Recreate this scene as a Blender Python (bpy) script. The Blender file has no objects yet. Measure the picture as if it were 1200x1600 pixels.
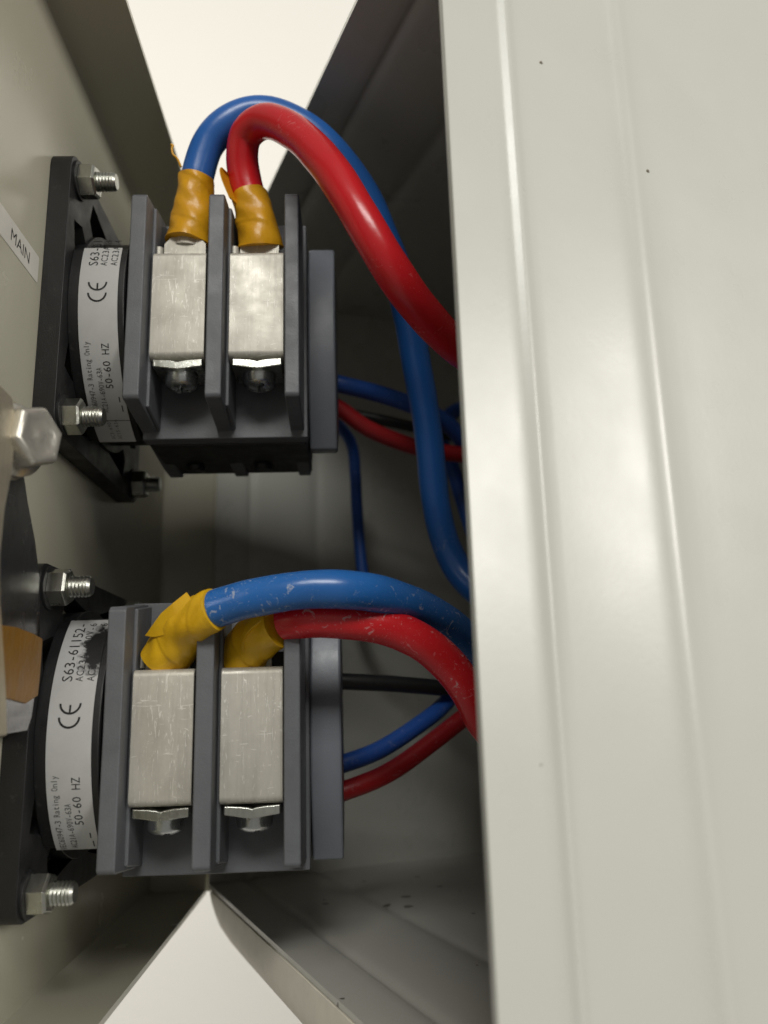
import bpy, bmesh, math, random
from mathutils import Vector, Matrix
import mathutils
random.seed(4)
SC = bpy.context.scene
COL = SC.collection
MM = 0.001

# ------------------------------------------------------------------ camera
cd = bpy.data.cameras.new('camera')
cam = bpy.data.objects.new('camera', cd); COL.objects.link(cam)
cd.sensor_fit = 'VERTICAL'; cd.sensor_height = 36.0
cd.lens = 36.0 * 1267.24 / 1600.0
cd.clip_start = 0.005; cd.clip_end = 50
def rodrigues(w):
    w = Vector(w); return Matrix.Rotation(w.length, 3, w.normalized())
Rw = rodrigues((-.2334, .0391, .0242)) @ Matrix(((1,0,0),(0,0,1),(0,-1,0)))
CAM = Vector((61.24, -173.19, -79.07))
cam.matrix_world = Matrix.Translation(CAM * MM) @ Rw.transposed().to_4x4()
cd.dof.use_dof = True; cd.dof.focus_distance = 0.178; cd.dof.aperture_fstop = 13.0
SC.camera = cam

# ------------------------------------------------------------------ light
W = bpy.data.worlds.new('World'); SC.world = W; W.use_nodes = True
W.node_tree.nodes['Background'].inputs[0].default_value = (1.0, 0.97, 0.90, 1)
W.node_tree.nodes['Background'].inputs[1].default_value = 0.21
def area(name, loc, target, sx, sy, power, color):
    l = bpy.data.lights.new(name, 'AREA'); l.shape = 'RECTANGLE'; l.size = sx*MM; l.size_y = sy*MM
    l.energy = power; l.color = color
    o = bpy.data.objects.new(name, l); COL.objects.link(o)
    o.location = Vector(loc)*MM
    o.rotation_euler = (Vector(target)-Vector(loc)).to_track_quat('-Z', 'Y').to_euler()
    return o
area('ceiling_lamp', (130, -1500, 1050), (50, 0, -20), 900, 420, 20.0, (1.0, 0.985, 0.93))
area('side_lamp', (1500, -1150, 420), (0, 0, -20), 700, 600, 19.0, (1.0, 0.97, 0.90))
area('wall_fill', (-1000, -50, 420), (-70, 620, 180), 600, 600, 7.4, (1.0, 0.96, 0.88))  # added fill that evens out the brightness of the back wall
SC.view_settings.view_transform = 'Standard'; SC.view_settings.look = 'None'
SC.view_settings.exposure = 0.10; SC.view_settings.gamma = 1.0

# ------------------------------------------------------------------ materials
def lin(c):
    return tuple(((x/255)/12.92 if x/255 <= .04045 else ((x/255+.055)/1.055)**2.4) for x in c)
class NT:
    def __init__(s, name):
        s.m = bpy.data.materials.new(name); s.m.use_nodes = True
        s.t = s.m.node_tree; s.b = s.t.nodes['Principled BSDF']
        s.tc = s.t.nodes.new('ShaderNodeTexCoord')
    def n(s, k, **kw):
        o = s.t.nodes.new(k)
        for a, v in kw.items():
            if a in o.inputs: o.inputs[a].default_value = v
            else: setattr(o, a, v)
        return o
    def l(s, a, b): s.t.links.new(a, b)
    def vec(s, scale=(1,1,1)):
        mp = s.n('ShaderNodeMapping'); mp.inputs['Scale'].default_value = scale
        s.l(s.tc.outputs['Object'], mp.inputs[0]); return mp.outputs[0]
    def noise(s, scale, detail=3, rough=.55, vscale=(1,1,1), dist=0):
        o = s.n('ShaderNodeTexNoise'); o.inputs['Scale'].default_value = scale
        o.inputs['Detail'].default_value = detail; o.inputs['Roughness'].default_value = rough
        o.inputs['Distortion'].default_value = dist
        s.l(s.vec(vscale), o.inputs['Vector']); return o.outputs[0]
    def ramp(s, fac, stops):
        o = s.n('ShaderNodeValToRGB'); e = o.color_ramp.elements
        while len(e) < len(stops): e.new(.5)
        for i, (p, c) in enumerate(stops):
            e[i].position = p; e[i].color = (c, c, c, 1) if not hasattr(c, '__len__') else (*c, 1)
        s.l(fac, o.inputs[0]); return o.outputs[0]
    def mix(s, fac, a, b, mode='MIX'):
        o = s.n('ShaderNodeMix'); o.data_type = 'RGBA'; o.blend_type = mode
        for sock, v in ((o.inputs[0], fac), (o.inputs[6], a), (o.inputs[7], b)):
            if hasattr(v, 'is_linked'): s.l(v, sock)
            elif hasattr(v, '__len__'): sock.default_value = (*v[:3], 1)
            else: sock.default_value = v
        return o.outputs[2]
    def math(s, op, a, b=0.0):
        o = s.n('ShaderNodeMath'); o.operation = op
        for sock, v in ((o.inputs[0], a), (o.inputs[1], b)):
            if hasattr(v, 'is_linked'): s.l(v, sock)
            else: sock.default_value = v
        return o.outputs[0]
    def bump(s, h, strength, dist=0.0002):
        o = s.n('ShaderNodeBump'); o.inputs['Strength'].default_value = strength
        o.inputs['Distance'].default_value = dist
        s.l(h, o.inputs['Height']); s.l(o.outputs[0], s.b.inputs['Normal'])
    def set(s, **kw):
        for k, v in kw.items():
            k = {'color':'Base Color','rough':'Roughness','metal':'Metallic','spec':'Specular IOR Level','coat':'Coat Weight','coatr':'Coat Roughness','sss':'Subsurface Weight'}[k]
            if hasattr(v, 'is_linked'): s.l(v, s.b.inputs[k])
            elif hasattr(v, '__len__'): s.b.inputs[k].default_value = (*v, 1)
            else: s.b.inputs[k].default_value = v
        return s.m

def paint(name, col, rough, speck=.5, dens=42, big=.030):
    m = NT(name)
    base = m.mix(m.math('MULTIPLY', m.noise(35, 3), .10), col, tuple(c*.72 for c in col))
    # sparse dirt specks
    v = m.n('ShaderNodeTexVoronoi'); v.inputs['Scale'].default_value = dens; v.inputs['Randomness'].default_value = 1
    wob = m.n('ShaderNodeVectorMath'); wob.operation = 'SCALE'; wob.inputs[3].default_value = .0012
    nz = m.n('ShaderNodeTexNoise'); nz.inputs['Scale'].default_value = 300
    m.l(m.vec(), nz.inputs['Vector']); m.l(nz.outputs['Color'], wob.inputs[0])
    ad = m.n('ShaderNodeVectorMath'); ad.operation = 'ADD'
    m.l(m.vec(), ad.inputs[0]); m.l(wob.outputs[0], ad.inputs[1]); m.l(ad.outputs[0], v.inputs['Vector'])
    sep = m.n('ShaderNodeSeparateColor'); m.l(v.outputs['Color'], sep.inputs[0])
    size = m.math('MULTIPLY', m.math('POWER', sep.outputs[0], 7.0), big)
    spot = m.math('LESS_THAN', v.outputs['Distance'], size)
    base = m.mix(m.math('MULTIPLY', spot, speck), base, (.05, .042, .03))
    m.set(color=base, rough=m.ramp(m.noise(60, 4), [(.3, rough*.85), (.7, rough*1.15)]))
    orange = m.math('ADD', m.noise(900, 2), m.math('MULTIPLY', m.noise(260, 2), .8))
    m.bump(orange, .09, .00012)
    return m.m
PAINT = paint('pebble grey paint', (.478, .480, .436), .30)
FLOORP = paint('dusty pebble grey paint', (.44, .43, .39), .34, .9, 170, .30)
DOORP = paint('pebble grey gloss paint', (.46, .443, .352), .24, .2)

def plastic(name, col, rough, var=.25, bump=.25):
    m = NT(name)
    c = m.mix(m.noise(140, 4, .6), tuple(x*(1-var) for x in col), tuple(x*(1+var) for x in col))
    dust = m.ramp(m.noise(420, 5, .7), [(.60, 0.0), (.78, .22)])
    c = m.mix(dust, c, (.20, .19, .17))
    m.set(color=c, rough=m.ramp(m.noise(200, 4), [(.3, rough-.08), (.7, rough+.1)]))
    m.bump(m.noise(2600, 3), bump, .0002)
    return m.m
GREY = plastic('dark grey moulded plastic', (.125, .130, .142), .5)
COVER = plastic('blue grey moulded cover', (.165, .178, .205), .42, .12)
BLACK = plastic('black moulded plastic', (.013, .013, .014), .42, .2, .2)
DARK = plastic('deep black plastic', (.006, .006, .006), .6, .1, .1)  # near-black plastic for the clamp seats

def pvc(name, col, rough=.30, scuff=.8, cov=.0):
    m = NT(name)
    c = m.mix(m.noise(60, 3), tuple(x*.85 for x in col), tuple(min(1, x*1.12) for x in col))
    a = m.noise(420, 5, .7, (1, 1, 1), 1.2); b = m.noise(55, 2)
    fine = m.noise(900, 4, .7, (1, 1, 1), 2.5)
    msk = m.math('MULTIPLY', m.math('MAXIMUM', m.ramp(a, [(.60, 0.0), (.66, 1.0)]), m.ramp(fine, [(.64, 0.0), (.70, .8)])), m.ramp(b, [(.54-cov, 0.0), (.66-cov, 1.0)]))
    c = m.mix(m.math('MULTIPLY', msk, scuff*.5), c, (.62, .62, .62))
    r = m.mix(msk, (rough,)*3, (.6,)*3)
    m.set(color=c, rough=r, spec=.5)
    m.bump(m.math('ADD', m.noise(350, 3), m.math('MULTIPLY', m.noise(90, 2), 1.5)), .12, .0004)
    return m.m
BLUE = pvc('blue pvc', (.022, .125, .43), .3, .8); RED = pvc('red pvc', (.60, .014, .020), .27, .5)
BLUES = pvc('scuffed blue pvc', (.024, .14, .44), .27, 1.1, .12); REDS = pvc('scuffed red pvc', (.60, .014, .020), .27, 1.0, .10)
BLUEW = pvc('thin blue pvc', (.020, .085, .36), .35, .3); REDW = pvc('thin red pvc', (.38, .014, .018), .35, .3)
BLK = pvc('black pvc', (.010, .010, .010), .4, .2)

def tape_mat(nm='yellow pvc tape', ca=(.60, .27, .008), cb=(.76, .40, .014)):
    m = NT(nm)
    c = m.mix(m.noise(150, 4, .6), ca, cb)
    dirt = m.ramp(m.noise(500, 5, .7), [(.66, 0.0), (.85, .15)])
    c = m.mix(dirt, c, (.16, .09, .02))
    m.set(color=c, rough=.36, spec=.45)
    m.bump(m.math('ADD', m.noise(700, 3), m.math('MULTIPLY', m.noise(170, 2, .5, (1, 1, .5)), 2.5)), .30, .0004)
    return m.m
TAPE = tape_mat(); TAPEY = tape_mat('bright yellow tape', (.70, .38, .008), (.82, .50, .016)); ORANGE_REFL = tape_mat('painted orange reflection', (.13, .062, .008), (.27, .13, .014))

def metal(name, col, rough, scratch=.4, met=1.0, tarn=.3):
    m = NT(name)
    c = m.mix(m.ramp(m.noise(90, 5, .65), [(.4, 0.0), (.75, tarn)]), col, tuple(x*.35 for x in (col[0], col[1]*.9, col[2]*.75)))
    s1 = m.ramp(m.noise(260, 3, .6, (6, 6, .8), 1.5), [(.60, 0.0), (.65, 1.0)])
    s2 = m.ramp(m.noise(130, 3, .6, (1, 1, 5), 2.0), [(.66, 0.0), (.69, 1.0)])
    s = m.math('MAXIMUM', s1, s2)
    st = m.noise(420, 3, .6, (3, 3, .12)); c = m.mix(m.ramp(st, [(.45, 0.0), (.8, .30)]), c, tuple(x*.45 for x in col))
    c = m.mix(m.math('MULTIPLY', s, scratch*.4), c, (.9, .88, .82))
    m.set(color=c, metal=met, rough=m.ramp(m.noise(160, 4), [(.3, rough*.8), (.7, rough*1.25)]))
    m.bump(m.math('ADD', m.math('MULTIPLY', s, .7), m.noise(500, 3)), .18, .00015)
    return m.m
NICKEL = metal('satin nickel plate', (.58, .555, .49), .52, 1.3, .40, .28)
ZINC = metal('zinc plated steel', (.62, .63, .58), .28, .3)
ZINCB = metal('dull zinc bolt', (.62, .60, .54), .30, .3, .7)
CHROME = metal('bright screw steel', (.60, .62, .62), .27, .2)
LUGM = metal('polished tinned lug', (.60, .59, .60), .24, .1, 1.0, .15)
BEIGE = metal('dull tinned plate', (.62, .56, .44), .42, .2, .7)

def label_mat(blot=None):
    m = NT('grey label foil')
    c = m.mix(m.noise(300, 3), (.46, .46, .46), (.54, .54, .53))
    if blot:
        # smeared ink: noisy patch round one point of the label
        d = m.n('ShaderNodeVectorMath'); d.operation = 'DISTANCE'
        mp = m.n('ShaderNodeMapping'); mp.inputs['Scale'].default_value = (1.25, .7, .75)
        m.l(m.tc.outputs['Object'], mp.inputs[0]); m.l(mp.outputs[0], d.inputs[0])
        d.inputs[1].default_value = (blot[0]*1.25, blot[1]*.7, blot[2]*.75)
        dd = m.math('ADD', d.outputs['Value'], m.math('MULTIPLY', m.math('SUBTRACT', m.noise(420, 4, .65), .5), .0075))
        k = m.n('ShaderNodeMapRange'); k.inputs[1].default_value = .0032; k.inputs[2].default_value = .0050
        k.inputs[3].default_value = 1; k.inputs[4].default_value = 0
        m.l(dd, k.inputs[0]); c = m.mix(k.outputs[0], c, (.012, .012, .013))
    m.set(color=c, rough=.42)
    return m.m
def flat(name, col, rough):
    m = NT(name); c = m.mix(m.noise(200, 3), tuple(x*.9 for x in col), tuple(min(1, x*1.1) for x in col))
    m.set(color=c, rough=rough); return m.m
INK = flat('black print', (.012, .012, .013), .5); INKG = flat('grey print', (.10, .10, .10), .5)
STICK = flat('white sticker paper', (.62, .60, .55), .35)
SHADOW_CREAM = flat('cream shadow tone', (.80, .75, .64), .7)  # cream tone of a shaded wall band, put into the lip's colour
DIRT = flat('dried dirt', (.12, .10, .07), .8)
def wall_mat():
    m = NT('white plaster')
    c = m.mix(m.noise(3, 4), (.78, .76, .71), (.82, .80, .76))
    m.set(color=c, rough=.9); m.bump(m.noise(90, 4), .15, .002); return m.m
WALL = wall_mat()

# ------------------------------------------------------------------ helpers (millimetres)
LOC = {}
class MB:
    def __init__(s): s.v = []; s.f = []; s.mi = []
    def add(s, vs, fs, mi=0):
        o = len(s.v); s.v += [Vector(v) for v in vs]; s.f += [tuple(i+o for i in f) for f in fs]; s.mi += [mi]*len(fs)
        return s
    def box(s, a, b, mi=0):
        x0,y0,z0 = a; x1,y1,z1 = b
        return s.add([(x0,y0,z0),(x1,y0,z0),(x1,y1,z0),(x0,y1,z0),(x0,y0,z1),(x1,y0,z1),(x1,y1,z1),(x0,y1,z1)],
                     [(3,2,1,0),(4,5,6,7),(0,1,5,4),(1,2,6,5),(2,3,7,6),(3,0,4,7)], mi)
    def prism(s, poly, lo, hi, axis='x', holes=(), mi=0):
        """poly in the two remaining axes (y,z / x,z / x,y) extruded along axis from lo to hi"""
        def P(u, w, h): return {'x': (h,u,w), 'y': (u,h,w), 'z': (u,w,h)}[axis]
        if not holes:
            n = len(poly)
            vs = [P(u,w,lo) for u,w in poly] + [P(u,w,hi) for u,w in poly]
            fs = [tuple(range(n))[::-1], tuple(range(n,2*n))] + [(i,(i+1)%n,n+(i+1)%n,n+i) for i in range(n)]
            return s.add(vs, fs, mi)
        bm = bmesh.new(); es = []
        for lp in [poly]+list(holes):
            vv = [bm.verts.new(P(u,w,lo)) for u,w in lp]
            es += [bm.edges.new((vv[i], vv[(i+1)%len(vv)])) for i in range(len(vv))]
        r = bmesh.ops.triangle_fill(bm, edges=es, use_beauty=True)
        fs = [g for g in r['geom'] if isinstance(g, bmesh.types.BMFace)]
        e = bmesh.ops.extrude_face_region(bm, geom=fs)
        d = Vector(P(0,0,hi)) - Vector(P(0,0,lo))
        bmesh.ops.translate(bm, vec=d, verts=[g for g in e['geom'] if isinstance(g, bmesh.types.BMVert)])
        bm.faces.ensure_lookup_table(); bm.verts.index_update()
        bmesh.ops.recalc_face_normals(bm, faces=bm.faces[:])
        s.add([v.co.copy() for v in bm.verts], [tuple(v.index for v in f.verts) for f in bm.faces], mi); bm.free()
        return s
    def lathe(s, prof, o, axis, n=24, mi=0, flatn=False):
        """prof: (h, r) along axis from point o"""
        ax = Vector(axis).normalized(); t = Vector((0,0,1)) if abs(ax.z) < .9 else Vector((0,1,0))
        e1 = ax.cross(t).normalized(); e2 = ax.cross(e1); o = Vector(o); vs = []; fs = []
        for h, r in prof:
            for k in range(n):
                a = 2*math.pi*k/n; vs.append(o + ax*h + (e1*math.cos(a)+e2*math.sin(a))*r)
        for i in range(len(prof)-1):
            for k in range(n): fs.append((i*n+k, i*n+(k+1)%n, (i+1)*n+(k+1)%n, (i+1)*n+k))
        fs.append(tuple(range(n))[::-1]); fs.append(tuple((len(prof)-1)*n+k for k in range(n)))
        return s.add(vs, fs, mi)
    def build(s, name, mat, parent=None, bevel=0, smooth=35, seg=2, origin=None):
        o0 = Vector(origin) if origin else (LOC[parent.name] if parent else Vector((0,0,0)))
        me = bpy.data.meshes.new(name)
        me.from_pydata([(v-o0)*MM for v in s.v], [], s.f)
        for m in (mat if isinstance(mat, (list, tuple)) else [mat]): me.materials.append(m)
        for p, i in zip(me.polygons, s.mi): p.material_index = i
        bm = bmesh.new(); bm.from_mesh(me); bmesh.ops.recalc_face_normals(bm, faces=bm.faces[:]); bm.to_mesh(me); bm.free()
        me.shade_smooth(); me.set_sharp_from_angle(angle=math.radians(smooth))
        o = bpy.data.objects.new(name, me); COL.objects.link(o); LOC[o.name] = o0
        if parent:
            o.parent = parent
            o.location = (o0-LOC[parent.name])*MM
        else: o.location = o0*MM
        if bevel:
            b = o.modifiers.new('bevel', 'BEVEL'); b.width = bevel*MM; b.segments = seg; b.limit_method = 'ANGLE'; b.angle_limit = math.radians(40)
            b.harden_normals = True
        return o
def tag(o, label=None, cat=None, group=None, kind=None):
    for k, v in (('label',label),('category',cat),('group',group),('kind',kind)):
        if v: o[k] = v
    return o
def thing(name, loc, label, cat, group=None):
    o = bpy.data.objects.new(name, None); COL.objects.link(o); o.location = Vector(loc)*MM; o.empty_display_size = .01
    LOC[o.name] = Vector(loc); return tag(o, label, cat, group)
def rrect(u0, w0, u1, w1, r, n=6):
    out = []
    for cx, cy, a0 in ((u1-r,w1-r,0),(u0+r,w1-r,90),(u0+r,w0+r,180),(u1-r,w0+r,270)):
        for k in range(n+1):
            a = math.radians(a0+90*k/n); out.append((cx+r*math.cos(a), cy+r*math.sin(a)))
    return out
def spline(pts, n=10):
    pts = [Vector(p) for p in pts]; P = [pts[0]*2-pts[1]]+pts+[pts[-1]*2-pts[-2]]; out = []
    for i in range(1, len(P)-2):
        for k in range(n):
            t = k/n; a, b, c, d = P[i-1], P[i], P[i+1], P[i+2]
            out.append(.5*((2*b)+(c-a)*t+(2*a-5*b+4*c-d)*t*t+(3*b-a-3*c+d)*t**3))
    out.append(pts[-1]); return out
def smoothpath(pts, it=2):
    for _ in range(it):
        pts = [pts[0]]+[(pts[i-1]+pts[i]*2+pts[i+1])/4 for i in range(1, len(pts)-1)]+[pts[-1]]
    return pts
def sweep(mb, path, rad, n=20, mi=0, cap=True):
    """rad: number or f(s01, angle, s_mm)"""
    T = [(path[min(i+1,len(path)-1)]-path[max(i-1,0)]).normalized() for i in range(len(path))]
    e1 = T[0].orthogonal().normalized(); vs = []; s = 0
    for i, p in enumerate(path):
        if i: e1 = (e1 - T[i]*e1.dot(T[i])).normalized(); s += (path[i]-path[i-1]).length
        e2 = T[i].cross(e1)
        for k in range(n):
            a = 2*math.pi*k/n
            r = rad(i/(len(path)-1), a, s) if callable(rad) else rad
            vs.append(p+(e1*math.cos(a)+e2*math.sin(a))*r)
    fs = []
    for i in range(len(path)-1):
        for k in range(n): fs.append((i*n+k, i*n+(k+1)%n, (i+1)*n+(k+1)%n, (i+1)*n+k))
    if cap: fs += [tuple(range(n))[::-1], tuple((len(path)-1)*n+k for k in range(n))]
    return mb.add(vs, fs, mi)
def text_tris(txt, size, mono=None):
    """returns list of (verts2d, faces) of a text set in the built-in font; mono = advance in mm per character"""
    out = []; x = 0
    for ch in ([txt] if mono is None else txt):
        if ch == ' ': x += mono or 0; continue
        cu = bpy.data.curves.new('t', 'FONT'); cu.body = ch; cu.size = size/0.69; cu.resolution_u = 2
        o = bpy.data.objects.new('t', cu); COL.objects.link(o)
        dg = bpy.context.evaluated_depsgraph_get(); me = bpy.data.meshes.new_from_object(o.evaluated_get(dg))
        vs = [(v.co.x, v.co.y) for v in me.vertices]; fs = [tuple(p.vertices) for p in me.polygons]
        if mono and vs:
            xm = (min(v[0] for v in vs)+max(v[0] for v in vs))/2; w = max(v[0] for v in vs)-min(v[0] for v in vs)
            k = min(1.0, mono*.84/max(w,1e-6)); vs = [((v[0]-xm)*k+x+mono/2, v[1]) for v in vs]
        out.append((vs, fs)); x += mono or 0
        bpy.data.objects.remove(o); bpy.data.curves.remove(cu); bpy.data.meshes.remove(me)
    return out

# ------------------------------------------------------------------ setting: the wall of the room behind
w = MB().box((-1600, 620, -1500), (1600, 640, 2200)).build('wall', WALL); tag(w, kind='structure')
w['label'] = 'plain white plastered room wall seen behind the cabinet'

# ------------------------------------------------------------------ cabinet
PHI = .3726; S_, C_ = math.sin(PHI), math.cos(PHI); HX, HY = 11.6, 120.0
def cabp(a, z, d): return Vector((HX + S_*a + C_*d, HY - C_*a + S_*d, z))
A0, A1, Z0, Z1, DEP = 0.0, 186.5, -136.5, 81.5, 135.0
PROF = [(0,0),(4,0),(9,.03),(11.0,.12),(11.8,.38),(12.3,.68),(12.7,.86),(13.0,.9),(13.3,.84),(13.7,.62),(14.4,.22),(15.4,-.05),(17,-.2),(20,-.38),(23,-.48),(26,-.5),(29,-.45),(32,-.33),(34.5,-.12),(36.2,.16),(37.4,.52),(38.3,.84),(39.0,.98),(39.6,1.0),(40.2,.9),(41.2,.62),(42.8,.32),(46,.1),(50,.03),(70,0),(100,0),(DEP,0)]
def corner(o, d, i):
    a = (A0-o, A1+o, A1+o, A0-o)[i]; z = (Z0-o, Z0-o, Z1+o, Z1+o)[i]
    return cabp(a, z, d)
cab = thing('electrical_cabinet', cabp(0, Z0, 0), 'open pebble grey sheet metal cabinet body with beaded side wall on the right', 'cabinet')
def cab_wall(name, i, j, mat=None):
    mb = MB(); n = len(PROF); TH = 1.3; vs = []
    for th in (0, TH):
        for d, o in PROF:
            vs += [corner(o-th, d, i), corner(o-th, d, j)]
    fs = []
    for k in range(n-1):
        fs.append((2*k, 2*k+1, 2*k+3, 2*k+2)); q = 2*n; fs.append((q+2*k, q+2*k+2, q+2*k+3, q+2*k+1))
    q = 2*n
    fs.append((0, q, q+1, 1)); e = 2*(n-1); fs.append((e, e+1, q+e+1, q+e))
    mb.add(vs, fs); mb.build(name, mat or PAINT, cab, smooth=30)
cab_wall('bottom_panel', 0, 1, FLOORP); cab_wall('side_panel', 1, 2); cab_wall('top_panel', 2, 3); cab_wall('side_panel', 3, 0)
# rolled lip added for a soft shadow band, rounded off at the hinge end
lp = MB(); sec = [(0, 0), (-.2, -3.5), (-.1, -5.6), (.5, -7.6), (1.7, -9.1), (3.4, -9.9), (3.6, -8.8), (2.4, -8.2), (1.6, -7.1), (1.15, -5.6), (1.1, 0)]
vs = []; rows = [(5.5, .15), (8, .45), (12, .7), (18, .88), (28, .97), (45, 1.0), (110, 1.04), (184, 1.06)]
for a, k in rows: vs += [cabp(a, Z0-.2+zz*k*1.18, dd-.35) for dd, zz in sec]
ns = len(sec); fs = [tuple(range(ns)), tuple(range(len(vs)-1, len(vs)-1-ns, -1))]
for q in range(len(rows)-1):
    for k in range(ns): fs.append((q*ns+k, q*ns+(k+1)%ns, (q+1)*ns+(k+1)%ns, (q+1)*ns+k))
lp.add(vs, fs).build('shadow_lip', SHADOW_CREAM, cab, 0, 50)
# a few specks of dirt stuck to the outside of the latch side
for d, z, r in ((20.7, 37.3, .36), (43.1, 19.5, .40), (9.5, -88.3, .14)):
    n_ = 9; p0 = cabp(A1, z, d); o_ = 0
    for (d0, o0), (d1, o1) in zip(PROF, PROF[1:]):
        if d0 <= d <= d1: o_ = o0+(o1-o0)*(d-d0)/(d1-d0)
    rr = [r*random.uniform(.65, 1.25) for _ in range(n_)]
    m_ = MB(); vs = [cabp(A1+o_+.12, z+q*.7*math.sin(2*math.pi*k/n_), d+q*math.cos(2*math.pi*k/n_)) for k, q in enumerate(rr)] + [cabp(A1+o_+.01, z+1.2*q*.7*math.sin(2*math.pi*k/n_), d+1.2*q*math.cos(2*math.pi*k/n_)) for k, q in enumerate(rr)]
    m_.add(vs, [tuple(range(n_))]+[(k, (k+1)%n_, n_+(k+1)%n_, n_+k) for k in range(n_)]).build('dirt_speck', DIRT, cab, 0, 60)
bp = MB(); vs = [cabp(a, z, d) for d in (DEP-1.5, DEP-.2) for a, z in ((A0+1.4,Z0+1.4),(A1-1.4,Z0+1.4),(A1-1.4,Z1-1.4),(A0+1.4,Z1-1.4))]
bp.add(vs, [(0,1,2,3),(7,6,5,4),(0,4,5,1),(1,5,6,2),(2,6,7,3),(3,7,4,0)]); bp.build('back_panel', PAINT, cab)

# ------------------------------------------------------------------ door (its own thing: swings on the hinge line)
DX, FX = -7.0, 11.0; DZ0, DZ1, DY0, DY1 = -138.5, 84.5, -74.0, 119.6
door = thing('cabinet_door', (DX, DY1, DZ0), 'pebble grey cabinet door standing open with turned in edges and a small sticker', 'door')
MB().box((DX-1.3, DY0+2, DZ0+2), (DX, DY1-2, DZ1-2)).build('door_panel', DOORP, door)
def flange(name, horizontal, pos, sgn):
    """L-bent edge: a quarter-round fold then a lip standing on the inner face"""
    R = 2.0; pr = [(DX-1.3, R)]
    for k in range(7):
        t = math.radians(15*k); pr.append((DX-1.3+(R+1.3)*math.sin(t)*0 + (R)*(1-math.cos(t)) , R*(1-math.sin(t))))
    pr += [(FX, 0.0), (FX, 1.3), (DX+R*.6+.6, 1.3)]
    for k in range(5):
        t = math.radians(90-22.5*k); pr.append((DX+.9*(1-math.sin(t)), 1.3+.9*(1-math.cos(t))))
    mb = MB()
    if horizontal:
        vs0 = [(x, DY0+2, pos+sgn*h) for x, h in pr]; vs1 = [(x, DY1-.0, pos+sgn*h) for x, h in pr]
    else:
        vs0 = [(x, pos+sgn*h, DZ0+.1) for x, h in pr]; vs1 = [(x, pos+sgn*h, DZ1-.1) for x, h in pr]
    n = len(pr)
    mb.add(vs0+vs1, [tuple(range(n)), tuple(range(2*n-1, n-1, -1))]+[(i, (i+1)%n, n+(i+1)%n, n+i) for i in range(n)])
    return mb.build(name, DOORP, door, smooth=40)
flange('door_edge', True, DZ1, -1); flange('door_edge', True, DZ0, 1); flange('door_edge', False, DY1, -1); flange('door_edge', False, DY0, 1)
for k in range(1):
    hg = MB().lathe([(0, 2.6), (.01, 2.9), (205, 2.9), (205.01, 2.6)], (13.2, DY1+3.2, DZ0+9+k*110), (0,0,1), 20)
    hg.box((5, DY1+.2, DZ0+9+k*110), (13.5, DY1+1.6, DZ0+214)).build('hinge', DOORP, door, .2)
MB().box((8.6, DY1+1.8, DZ0+.4), (12.4, DY1+4.6, DZ1-4)).build('hinge_strip', DOORP, door, .2)
# name sticker with its printed word
st = MB().prism(rrect(-46, 13.6, -7.9, 19.9, .5, 3), DX, DX+.12, 'x')
for vs, fs in text_tris('MAIN', 2.7):
    st.add([(DX+.14, -22.8+u*1.05, 15.4+v) for u, v in vs], fs, 1)
st.build('name_sticker', [STICK, INK], door)

# ------------------------------------------------------------------ rotary switch
SWY, SWZ = 29.0, 15.2
def hexa(r, a0=0): return [(r*math.cos(math.radians(60*k+a0)), r*math.sin(math.radians(60*k+a0))) for k in range(6)]
def stud_profile(l, r, p=.8):
    pr = [(-3, r)]; h = -.5
    while h < l-.8: pr += [(h, r), (h+p*.5, r-.32)]; h += p
    return pr + [(l-.6, r-.1), (l, r-.55)]
sw = thing('rotary_switch', (DX, SWY, SWZ), 'upper dark grey rotary switch on the door with two tall silver terminal clamps', 'switch', 'rotary switches bolted to the door')
# mounting plate: square frame, round hub, a rib from every corner
hy, hz = SWY, SWZ; H = 34.6
holes = []
for sy in (1, -1):
    for sz in (1, -1):
        r = 27.6; q = H-4.2
        def arc(a, b, n=5): return [(r*math.cos(math.radians(a+(b-a)*k/n)), r*math.sin(math.radians(a+(b-a)*k/n))) for k in range(n+1)]
        h1 = arc(8, 38) + [(q-5.5, q-11.5+1), (q, q-12)]
        h1 = [(u, v) for u, v in h1]
        h2 = [(v, u) for u, v in h1]
        for h in (h1, h2): holes.append([(hy+sy*u, hz+sz*v) for u, v in h])
pl = MB().prism(rrect(hy-H, hz-H, hy+H, hz+H, 4.2), DX+.05, DX+4.9, 'x', holes)
pl.lathe([(3, 27.9), (5.6, 27.9)], (DX, hy, hz), (1,0,0), 56)
for sy in (1,-1):
    for sz in (1,-1): pl.lathe([(4.5, 4.6), (5.5, 4.6)], (DX, hy+sy*29.2, hz+sz*29.6), (1,0,0), 20)
pl.build('mounting_plate', BLACK, sw, .5)
for sy in (-1, 1):
    for sz in (1, -1):
        o = (DX+5.5, hy+sy*28.6, hz+sz*29.8); a0 = 12+17*sz+9*sy
        nut = MB().lathe([(.0, 4.0), (.01, 4.1), (3.2, 4.1), (3.7, 3.6), (3.75, 2.2)], o, (1,0,0), 6)
        nb = nut.build('nut', ZINC, sw, .18, 20, origin=o); nb.rotation_euler = (math.radians(a0), 0, 0)
        MB().lathe(stud_profile(8.2 if sy < 0 else 7.5, 2.35, .75), o, (1,0,0), 18).build('stud', ZINC, sw, 0, 25, origin=o)
# label drum
MB().lathe([(0, 26), (13.8, 26), (14, 25.6)], (-3, hy, hz), (1,0,0), 72).build('drum', BLACK, sw)
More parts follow.
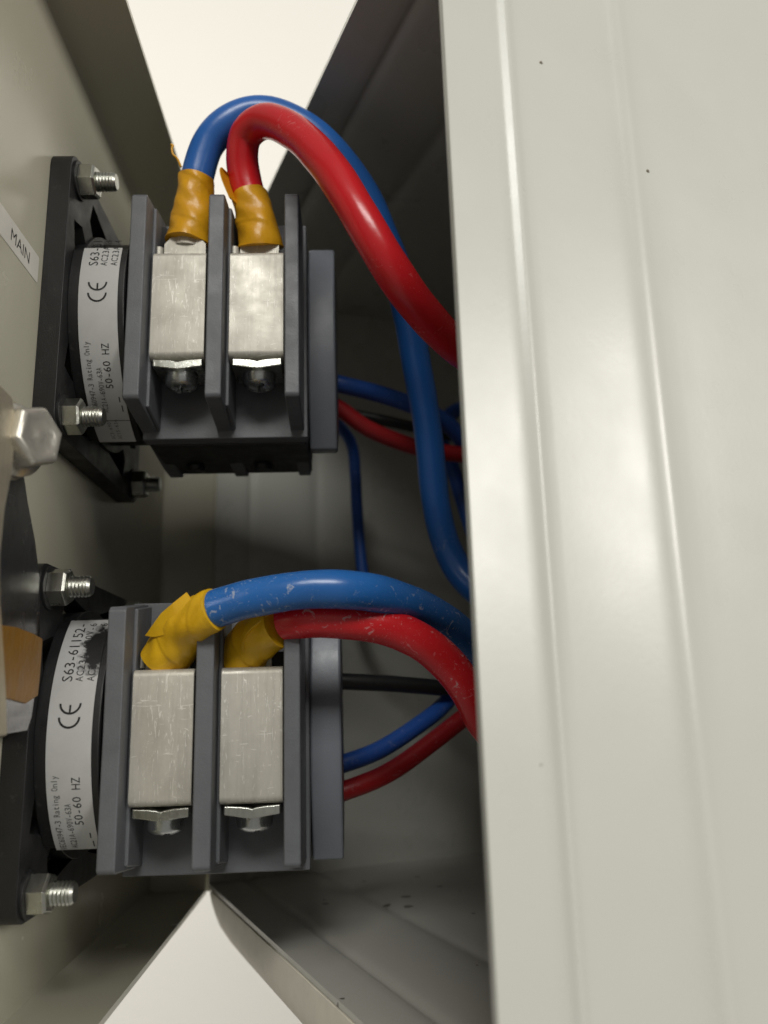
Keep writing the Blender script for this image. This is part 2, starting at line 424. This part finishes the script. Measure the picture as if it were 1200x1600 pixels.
# body
by0, by1 = 16.0, 46.0
bd = MB().box((11.2, by0, -15.0), (51.2, by0+4.2, 43.2))
bd.build('body', GREY, sw, .35)
bd = MB().prism([(20, -15.4), (46, -15.1), (56, -6), (56, 36), (46, 43), (20, 43)], 13, 50.6, 'x').box((12, by0+4.0, -15.2), (50.8, by1, 43.0))
for x in (20, 38): bd.lathe([(0, 2.6), (1.6, 2.4)], (x, 38, -15.2), (0,0,-1), 14)
bd.build('rear_body', BLACK, sw, .35)  # black plastic rear; the body's unlit underside is coloured black with it
for x0, x1 in ((11.0, 14.7), (29.2, 32.9), (47.0, 50.4)):
    pf = [(-2, -10.6), (-1.4, -11.3), (18, -13.4), (40, -15.6), (48, -15.6), (48, 43.6), (18, 43.2), (-1.2, 40.4), (-2, 39.6)]
    p = MB().prism(pf, x0, x1, 'x')
    if x1 < 50:  # narrow step along the inner side of the barrier
        p.prism([(4.4, -11), (17, -13), (17, 42.6), (4.4, 40.6)], x1-.2, x1+.8, 'x')
    p.build('barrier', GREY, sw, .4)
for x0, x1 in ((15.3, 28.2), (33.5, 46.6)):
    # bent strap clamp
    t = 1.0; R = 1.5; yo, yi = 2.4, 15.9; zb, zt = .3, 27.6; pr = []
    def fillet(cy, cz, r, a, b): return [(cy+r*math.cos(math.radians(a+(b-a)*k/6)), cz+r*math.sin(math.radians(a+(b-a)*k/6))) for k in range(7)]
    pr = [(yi, zb)] + fillet(yo+R, zb+R, R, 270, 180) + fillet(yo+R, zt-R, R, 180, 90) + [(yi, zt)]
    ri = R-t+.1
    pr += [(yi, zt-t)] + fillet(yo+R, zt-R, ri, 90, 180) + fillet(yo+R, zb+R, ri, 180, 270) + [(yi, zb+t)]
    cl = MB().prism(pr, x0+.1, x1-.1, 'x').build('terminal_clamp', NICKEL, sw, .22, 45)
    xm = (x0+x1)/2+.2
    # saddle washer: thick, dished, with a shallow notch along its middle
    v = [(-5.7,.05),(-2.4,-.15),(-.9,-.35),(0,-.6),(.9,-.35),(2.4,-.15),(5.7,.05),(5.7,-1.75),(3.6,-2.0),(1.6,-2.35),(0,-2.5),(-1.6,-2.35),(-3.6,-2.0),(-5.7,-1.75)]
    MB().prism([(xm+a, b) for a, b in v], 2.7, 13.6, 'y').build('saddle_washer', ZINC, cl, .25, 60)
    # pan head with a crossed recess (polar height field)
    sc_ = MB(); o = Vector((xm, 7.9, -2.3)); ax = Vector((0,-.10,-1)).normalized(); q1 = Vector((1,0,0)); q2 = ax.cross(q1)
    NA, NR = 48, 14; vs = []; fs = []
    for i in range(NR+1):
        rr = 3.9*i/NR
        for k in range(NA):
            a = 2*math.pi*k/NA; u, w_ = rr*math.cos(a+.4), rr*math.sin(a+.4)
            hgt = 1.5+2.0*math.sqrt(max(0, 1-(rr/3.95)**2))
            if rr < 2.35 and min(abs(u), abs(w_)) < .5: hgt -= 1.4
            if i == NR: hgt = 0
            vs.append(o+q1*rr*math.cos(a)+q2*rr*math.sin(a)+ax*hgt)
    for i in range(NR):
        for k in range(NA): fs.append((i*NA+k, i*NA+(k+1)%NA, (i+1)*NA+(k+1)%NA, (i+1)*NA+k))
    sc_.add(vs, fs).lathe([(-.6, 1.6), (.2, 1.7)], o, ax, 16)
    sc_.build('screw', CHROME, cl, 0, 40)
    MB().box((x0+.6, 9, 27.8), (x1-.6, 15.8, 31)).build('clamp_seat', DARK, sw)
# rear cover, bowed towards the front
rc = MB(); poly = []
for k in range(13):
    z = -15+57.5*k/12; u = (k-6)/6; poly.append((18.5+8.0*u*u*abs(u)**.3, z))
poly += [(34, 43), (56, 34), (56, -2), (34, -13.5)]
rc.prism(poly, 51.2, 58.3, 'x').build('rear_cover', COVER, sw, .7, 30, 3)

def label_part(parent, sh, t0, t1, toff, blot, lower):
    """foil label wrapped on the drum; printing is part of the same mesh"""
    cy, cz, r = hy+sh[1], hz+sh[2], 31.75; mb = MB()
    def pos(x, th, e=0): return Vector((x, cy-(r+e)*math.cos(th), cz+(r+e)*math.sin(th)))
    xa, xb = .4, 9.2; n = 40; vs = []; fs = []
    for e in (0, .12):
        for k in range(n+1):
            th = math.radians(t0+(t1-t0)*k/n); vs += [pos(xa, th, e), pos(xb, th, e)]
    q = 2*(n+1)
    for k in range(n):
        fs += [(q+2*k, q+2*k+1, q+2*k+3, q+2*k+2)]
    fs += [(2*k, q+2*k, q+2*k+2, 2*k+2) for k in range(n)] + [(2*k+1, 2*k+3, q+2*k+3, q+2*k+1) for k in range(n)]
    mb.add(vs, fs)
    ca = MB(); m_ = 24; vs = []
    for k in range(m_+1):
        th = math.radians(t0+(t1-t0)*k/m_)
        for x, rr in ((-2.2, r-7), (-2.2, r-.15), (10.6, r-.15), (10.6, r-7)): vs.append((x, cy-rr*math.cos(th), cz+rr*math.sin(th)))
    fs = [(0,1,2,3), tuple(4*m_+k for k in (3,2,1,0))]
    for k in range(m_):
        for q_ in range(4): fs.append((4*k+q_, 4*k+(q_+1)%4, 4*k+4+(q_+1)%4, 4*k+4+q_))
    ca.add(vs, fs).build('label_carrier', BLACK, parent, .3)
    def put(tris, x, th0, mi):
        for v2, f2 in tris:
            mb.add([pos(x-v, math.radians(th0)+u/r, .16) for u, v in v2], f2, mi)
    def line(txt, size, mono, x, th, mi=1): put(text_tris(txt, size, mono), x, th+toff, mi)
    line('S63-61152-' if lower else 'S63-61', 2.1, 1.5, 4.2, 18.5)
    line('AC23A.400V-63A'[:12 if lower else 7], 1.5, 1.25, 6.3, 18.5)
    line('AC23A.400V-63A'[:12 if lower else 7], 1.5, 1.25, 8.6, 18.5)
    line('IEC60947-3 Rating Only', 1.25, .80, 2.6, -46 if lower else -46, 2)
    line('AC21A-690V-63A', 1.25, .80, 4.9, -45, 2)
    line('50-60 HZ', 1.7, 1.32, 7.0, -34)
    if not lower:
        line('AC3-690V', .9, .8, 4.6, -60, 2); line('AC15-63A', .9, .8, 6.2, -60, 2)
        mb.add([pos(x, math.radians(t), .16) for x, t in ((2.4,-57.3),(9.2,-57.3),(9.2,-56.9),(2.4,-56.9))], [(0,1,2,3)], 2)
    for a, b in (((-44.5, -41.5), 8.3), ((-40, -37.5), 8.0)):
        mb.add([pos(b-.25, math.radians(a[0]+toff), .16), pos(b, math.radians(a[0]+toff), .16), pos(b, math.radians(a[1]+toff), .16), pos(b-.25, math.radians(a[1]+toff), .16)], [(0,1,2,3)], 1)
    # two round-backed letters of the conformity mark
    Rr, tk = 2.2, .42; xc = 4.6
    for uc, bar in ((-.1, False), (2.6, True)):
        vs = []; fs = []; m = 20
        for k in range(m+1):
            a = math.radians(90+180*k/m)
            for rr in (Rr-tk, Rr): vs.append((uc+1.1+rr*math.cos(a), rr*math.sin(a)))
        for k in range(m): fs.append((2*k, 2*k+1, 2*k+3, 2*k+2))
        if bar:
            o = len(vs); vs += [(uc+1.1-Rr+.2, -.2), (uc+.8, -.2), (uc+.8, .2), (uc+1.1-Rr+.2, .2)]; fs.append((o,o+1,o+2,o+3))
        mb.add([pos(xc-v, math.radians(4+toff)+u/r, .17) for u, v in vs], fs, 1)
    return mb.build('rating_label', [label_mat(blot), INK, INKG], parent, 0, 40)

LOWER = Vector((0, -1.9, -98.2))
lo = sw.copy(); COL.objects.link(lo); lo.location = sw.location + LOWER*MM; LOC[lo.name] = LOC[sw.name]+LOWER
lo['label'] = 'lower dark grey rotary switch on the door whose rating label has a black ink smear'
for ch in list(sw.children):
    c = ch.copy(); COL.objects.link(c); c.parent = lo
    for g in ch.children:
        d = g.copy(); COL.objects.link(d); d.parent = c
label_part(sw, (0,0,0), -70, 21, -8, None, False)
label_part(lo, LOWER, -46, 47.5, 0, (.0150, -.0268, .0172), True)

# ------------------------------------------------------------------ cables
def to_back(pts):
    """carry a run on to the back panel of the cabinet"""
    p = Vector(pts[-1]); nrm = Vector((C_, S_, 0)); d = (p-Vector((HX, HY, 0))).dot(nrm); t = (p-Vector(pts[-2])).normalized()
    return list(pts) + [tuple(p+t*5+nrm*(132.5-d)*.35), tuple(p+t*6+nrm*(132.5-d)*.7), tuple(p+t*6+nrm*(132.5-d))]
def cable(label, name, cat, pts, rad, mat, group=None, tape=None, lug=None, cut=0, n=22, seed=0):
    """insulation swept along the path; tape = (length mm, flap spec) at the first end; lug = (x0, x1, z top of clamp)"""
    path = smoothpath(spline(to_back(pts), 9), 2); rnd = random.Random(seed)
    root = thing(name, tuple(path[0]), label, cat, group)
    ph = rnd.uniform(0, 6)
    f = lambda t, a, s: rad*(1+.012*math.sin(s*.21+ph)+.008*math.sin(s*.5+2*a))
    ipath = path[cut:]
    mb = MB(); sweep(mb, ipath, f, n)
    mb.build('insulation', mat, root, 0, 60)
    return root, path
def tape_wrap(root, path, length, rad, seed, flat=1.0, grow=.9):
    """overlapping turns of tape over the crimped end"""
    rnd = random.Random(seed); pp = [path[0]]; s = 0
    for i in range(1, len(path)):
        s += (path[i]-path[i-1]).length
        if s > length: break
        pp.append(path[i])
    pp = spline(pp, 5)
    L = sum((pp[i]-pp[i-1]).length for i in range(1, len(pp)))
    a1, a2, p1 = rnd.uniform(0,6), rnd.uniform(0,6), rnd.uniform(9.5, 12)
    def f(t, a, s):
        turn = (s/p1 + a/(2*math.pi)*1.0) % 1.0
        lip = .20*(1-turn) if turn > .05 else .20*turn/.05
        base = rad + .45 + grow*(1-t)**1.5
        return base + lip + .22*math.sin(2*a+a1+s*.25) + .18*math.sin(3*a+a2-s*.5) + .12*math.sin(5*a+s*1.1)
    mb = MB(); sweep(mb, pp, f, 44)
    return mb, pp
def ribbon(mb, pts, wd, side, th=.14):
    """a strip of tape with thickness: pts centre line, side = width direction"""
    vs = []; side = Vector(side).normalized(); n = len(pts)
    for i, p in enumerate(pts):
        p = Vector(p); t = (Vector(pts[min(i+1,n-1)])-Vector(pts[max(i-1,0)])).normalized(); nn = t.cross(side).normalized()
        wi = wd[i] if hasattr(wd, '__len__') else wd
        vs += [p-side*wi/2-nn*th, p+side*wi/2-nn*th, p+side*wi/2+nn*th, p-side*wi/2+nn*th]
    fs = [(0,1,2,3), tuple(4*(n-1)+k for k in (3,2,1,0))]
    for i in range(n-1):
        for k in range(4): fs.append((4*i+k, 4*i+(k+1)%4, 4*i+4+(k+1)%4, 4*i+4+k))
    mb.add(vs, fs)
def lug_part(root, x0, x1, z, y=9.5, p_top=None):
    xm = (x0+x1)/2; mb = MB()
    mb.prism([(x0, z-1.5), (x1, z-1.5), (x1, z+2.6), (x1-1.6, z+4.4), (x0+1.6, z+4.4), (x0, z+2.6)], y-3.4, y-.8, 'y')
    path = spline([(xm, y, z+2.5), (xm*.6+p_top.x*.4, y, z+5), p_top], 5); sweep(mb, path, 4.2, 20)
    mb.lathe([(0, 1.3), (2.4, 1.2), (2.7, .6)], (x0-1.5, y-2.2, z-.4), (0,0,1), 12)
    mb.build('cable_lug', NICKEL, root, .25)

P = {
 'ub': [(22.2,9,33.0),(22.7,9,37.0),(23.3,9,44.6),(24.4,8,52.1),(26.8,7,60.1),(31.1,6,65.1),(36.7,6,68.5),(43.2,6,68.7),(49.8,7,66.5),(56.3,9,62.4),(62.1,12,56.8),(67.2,15,50.2),(71.5,18.5,40.7),(75.3,24,33.1),(78.2,31,23.5),(80.5,37,12.9),(82.9,43,1.8),(84.3,47,-8.3),(85.6,51,-22.4),(88,54,-33.6),(91.6,54,-42.4),(96.3,52,-48.6),(103.7,50,-53.2)],
 'ur': [(40.3,8.5,32.0),(40.1,8,34.1),(38.5,8,42.0),(36.6,7,49.5),(35.9,5,55.4),(37.5,2,59.9),(43.0,-3,59.3),(50.3,-10,50.3),(56.1,-16,39.5),(60.6,-20,29.6),(65.7,-22,18.2),(70.8,-20,9.6),(76.6,-14,4.2),(84.8,-4,.4),(94.0,8,0),(104.9,20,-.2)],
 'lb': [(19.0,8.5,-70.5),(21.0,6.4,-67.8),(25.1,2.0,-63.2),(31.6,-5.0,-59.7),(37.3,-8.0,-58.2),(42.3,-10.0,-57.4),(51.1,-11.5,-56.4),(60.0,-11.0,-56.4),(67.9,-6.0,-57.1),(76.5,3.0,-59.0),(83.8,13.0,-62.0),(91.1,24.0,-66.1),(100.0,36.0,-71.9)],
 'lr': [(37.3,9.5,-70.5),(37.6,7.6,-68.2),(40.1,4.0,-64.8),(45.9,-2.0,-61.9),(51.3,-4.5,-61.5),(57.2,-5.0,-61.7),(64.5,-4.0,-62.6),(70.5,-3.0,-64.1),(76.5,-2.0,-67.2),(81.8,0,-71.9),(85.9,2.0,-77.6),(89.2,6.5,-83.4),(94.0,13.0,-87.4),(101.3,22.0,-90.6)],
}
G = 'thick power cables lugged to the switches'
# upper blue
r, p = cable('thick blue cable arching from the upper switch behind the red one', 'power_cable', 'cable', P['ub'], 4.1, BLUE, G, cut=9, seed=1)
mb, pp = tape_wrap(r, p[1:], 18.2, 4.1, 11)
c = spline([(20.8,5.2,52.6),(19.9,4.6,54.6),(18.9,4.3,55.6),(18.6,4.2,57.2),(18.9,4.2,58.0),(18.3,4.2,58.3)], 6); sweep(mb, c, .28, 8)
mb.build('tape', TAPE, r, 0, 50)
lug_part(r, 17.2, 27.2, 29.2, p_top=p[5])
# upper red
r, p = cable('thick red cable bowing from the upper switch in a tight hairpin bend', 'power_cable', 'cable', P['ur'], 4.05, RED, G, cut=9, seed=2)
mb, pp = tape_wrap(r, p, 15.5, 4.2, 12, grow=.7)
ribbon(mb, spline([(34.2,4.0,42),(32.6,3.6,46),(31.8,3.7,49),(31.9,4.3,50.6),(32.6,5,50.4)], 4), 4.2, (.35,.9,.1))
mb.build('tape', TAPE, r, 0, 50)
lug_part(r, 35.6, 45.0, 29.2, p_top=p[5])
# lower blue
r, p = cable('thick scuffed blue cable leaving the lower switch above the red one', 'power_cable', 'cable', P['lb'], 3.9, BLUES, G, cut=30, seed=3)
mb, pp = tape_wrap(r, p[8:], 20.8, 3.95, 13, grow=.9)
ribbon(mb, spline([(28.6,-5.6,-57.4),(25.6,-4.2,-59.4),(22.0,-1.6,-61.6),(19.2,.6,-63.0),(17.4,2.0,-63.4)], 4), [5.4]*8+[4.8,4.2,3.6,3.0,2.4,1.8,1.2,.7,.3], (.55,-.35,-.75))
mb.build('tape', TAPEY, r, 0, 50)
lug_part(r, 16.6, 26.0, -69.6, y=9.4, p_top=p[3])
# lower red
r, p = cable('thick red cable leaving the lower switch and turning down by the cabinet edge', 'power_cable', 'cable', P['lr'], 3.9, REDS, G, cut=29, seed=4)
mb, pp = tape_wrap(r, p[5:], 16.6, 4.3, 14, grow=1.1)
ribbon(mb, spline([(43.6,-4.6,-60.6),(41.2,-3.4,-62.4),(39.8,-1.8,-64.4),(39.4,-.6,-66)], 4), 4.0, (.7,.1,.6))
mb.build('tape', TAPEY, r, 0, 50)
lug_part(r, 34.4, 43.6, -69.6, y=9.4, p_top=p[3])

G2 = 'thin wires running behind the switches'
W_ = [
 ('thin blue wire leaving the back of the upper switch above the red one', 2.75, BLUEW, [(40,52,23),(45,60,21),(50.7,62,20.4),(58.6,62,17.7),(70.5,65,15.6),(81.4,68,12.7),(91.3,74,10),(97.4,78,5.4),(103.6,84,-2.3),(108.8,88,-15.6)]),
 ('thin red wire leaving the back of the upper switch below the blue one', 2.65, REDW, [(40,52,21),(45,62,19),(50.6,64,15.5),(58.4,66,11.2),(65.3,68,6.4),(72.3,70,3.3),(82.6,73,.3),(91,76,-.4),(99.6,78,-1),(110.4,80,-.7)]),
 ('short black wire seen behind the thin red wire of the upper switch', 1.9, BLK, [(40,53,20),(43,66,20),(50,80,18),(60.3,84,16.4),(73.1,84,13.5),(84,86,11.5),(94.9,88,9.3),(108.3,90,7.5)]),
 ('dark blue wire hanging straight down between the two switches', 2.1, BLUEW, [(42,52,19),(46,64,18),(52,78,16),(58,96,16),(62.3,106,12),(63.3,110,2.7),(63.7,112,-11.2),(65.0,111,-32),(67,110.5,-42),(73,109.5,-49),(84,107,-54),(97,104,-60),(112,100,-68)]),
 ('blue wire half hidden behind the upper blue cable by the cabinet edge', 2.6, BLUEW, [(128,112,26),(112,104,25),(99,99,22),(93.5,95.5,11),(96.5,95,1.2),(99.9,97,-10.9),(103.7,98,-24.3),(109.1,98,-37.8)]),
 ('black wire running straight out from behind the lower switch', 2.2, BLK, [(44,52,-71.0),(50.6,48,-71.8),(57.6,48,-72.7),(70.9,52,-73.6),(80.2,55,-74.5),(87.6,58,-74.9),(96.7,64,-72.5),(104,70,-68)]),
 ('dark blue wire curving up from behind the lower switch', 2.35, BLUEW, [(44,50,-97),(50.5,46,-95.3),(57.3,46,-93.9),(67.7,50,-90.8),(79.0,56,-84.7),(86.9,62,-79.4),(93.9,72,-71.5),(98,82,-62)]),
 ('thin red wire curving up from behind the lower switch', 2.45, REDW, [(44,46,-103),(50.6,42,-101.6),(57.2,42,-100.3),(70.0,46,-96.2),(83.7,52,-88.1),(95.6,58,-80.6),(106.3,62,-75.6)]),
 ('short stub of blue wire showing under the lower blue cable', 2.3, BLUEW, [(46,54,-56),(54,58,-52.5),(64,62,-51),(75,64,-52),(82,64,-55),(86.9,62,-58.7),(92.0,60,-63.2),(97.0,58,-67.4),(103.6,56,-72.1)]),
]
for i, (lb, rd, mt, pts) in enumerate(W_):
    path = smoothpath(spline(to_back(pts), 8), 2); mb = MB(); sweep(mb, path, rd, 16)
    tag(mb.build('wire', mt, None, 0, 60, origin=tuple(path[0])), lb, 'wire', G2)

# ------------------------------------------------------------------ earth terminal bolted to the door beside the camera
B0 = (DX, -32, -31)
e = thing('earth_terminal', B0, 'shiny tinned lug and plate under a flanged hex bolt at the left edge', 'terminal')
lugp = [(-22.3,-33.1),(-19.9,-38.8),(-16.1,-45.6),(-13.4,-52.6),(-11.9,-62.5),(-11.0,-72.3),(-11.1,-79.5),(-12.5,-82.1),(-22.9,-82.4),(-36,-82),(-44,-60),(-43.6,-39.4),(-40,-24),(-32,-20.5),(-24.5,-24)]
mb = MB(); xs = lambda z: -.6 + 1.1*math.sin((z+82)/50*math.pi*1.2)*.8
vs = []; m = len(lugp)
for off in (-2.0, 0):
    vs += [(xs(z)+off-.6, y, z) for y, z in [(y_+2.2, z_) for y_, z_ in lugp]]
mb.add(vs, [tuple(range(m))[::-1], tuple(range(m, 2*m))]+[(i,(i+1)%m,m+(i+1)%m,m+i) for i in range(m)])
mb.build('lug', LUGM, e, .3, 40)
plt = [(-37.5,-25.5),(-35.0,-29),(-35.0,-38.2),(-36.6,-45.3),(-37.0,-53.1),(-35.6,-60.5),(-32.6,-68.8),(-30.2,-76.1),(-28.6,-82.4),(-50,-82.4),(-58,-34),(-50,-25)]
MB().prism([(u-1.8, v_) for u, v_ in plt], .6, 3.4, 'x').build('plate', BEIGE, e, .5)
tp = [(y_+2.2+dy, z_) for y_, z_, dy in ((-11.6,-64.5,.35),(-11.0,-72.0,.35),(-10.9,-75.5,.35),(-16,-77,0),(-24,-76.2,0),(-38,-76,0),(-40,-64,0),(-24,-63.4,0),(-16,-63.9,0))]  # added patch whose orange stands in for a reflection in the lug
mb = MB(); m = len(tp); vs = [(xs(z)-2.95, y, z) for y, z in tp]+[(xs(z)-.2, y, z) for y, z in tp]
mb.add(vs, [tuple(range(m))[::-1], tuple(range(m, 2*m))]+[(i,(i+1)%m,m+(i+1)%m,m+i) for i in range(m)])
mb.build('tape', ORANGE_REFL, e, .2, 40)  # not tape: added patch coloured as an orange reflection in the lug
MB().lathe([(0, 7.2), (1.0, 7.2), (1.2, 6.9)], (.0, -32, -31), (1,0,0), 40).build('washer', BEIGE, e, .15)
b0 = (1.2, -32, -31)
bm_ = MB().lathe([(0, 6.7), (.7, 6.7), (1.5, 6.0), (1.9, 5.4), (2.0, 3)], b0, (1,0,0), 40)
for k in range(40):   # serrated rim
    a = 2*math.pi*k/40; c_, s_ = math.cos(a), math.sin(a)
    bm_.box((.95, -32+6.3*c_-.18, -31+6.3*s_-.18), (1.25, -32+6.3*c_+.18, -31+6.3*s_+.18))
bolt = bm_.build('bolt', ZINCB, e, 0, 30, origin=b0)
hd = MB().lathe([(1.8, 5.9), (5.2, 5.9), (6.0, 5.5), (6.3, 4.8), (6.28, 4.3), (6.0, 3.5), (5.85, 1.6), (6.05, .9), (6.1, .2)], b0, (1,0,0), 6)
hb = hd.build('hex_head', ZINCB, bolt, .45, 30, origin=b0, seg=3); hb.rotation_euler = (math.radians(20), 0, 0); bolt.rotation_euler = (0, 0, math.radians(-24))
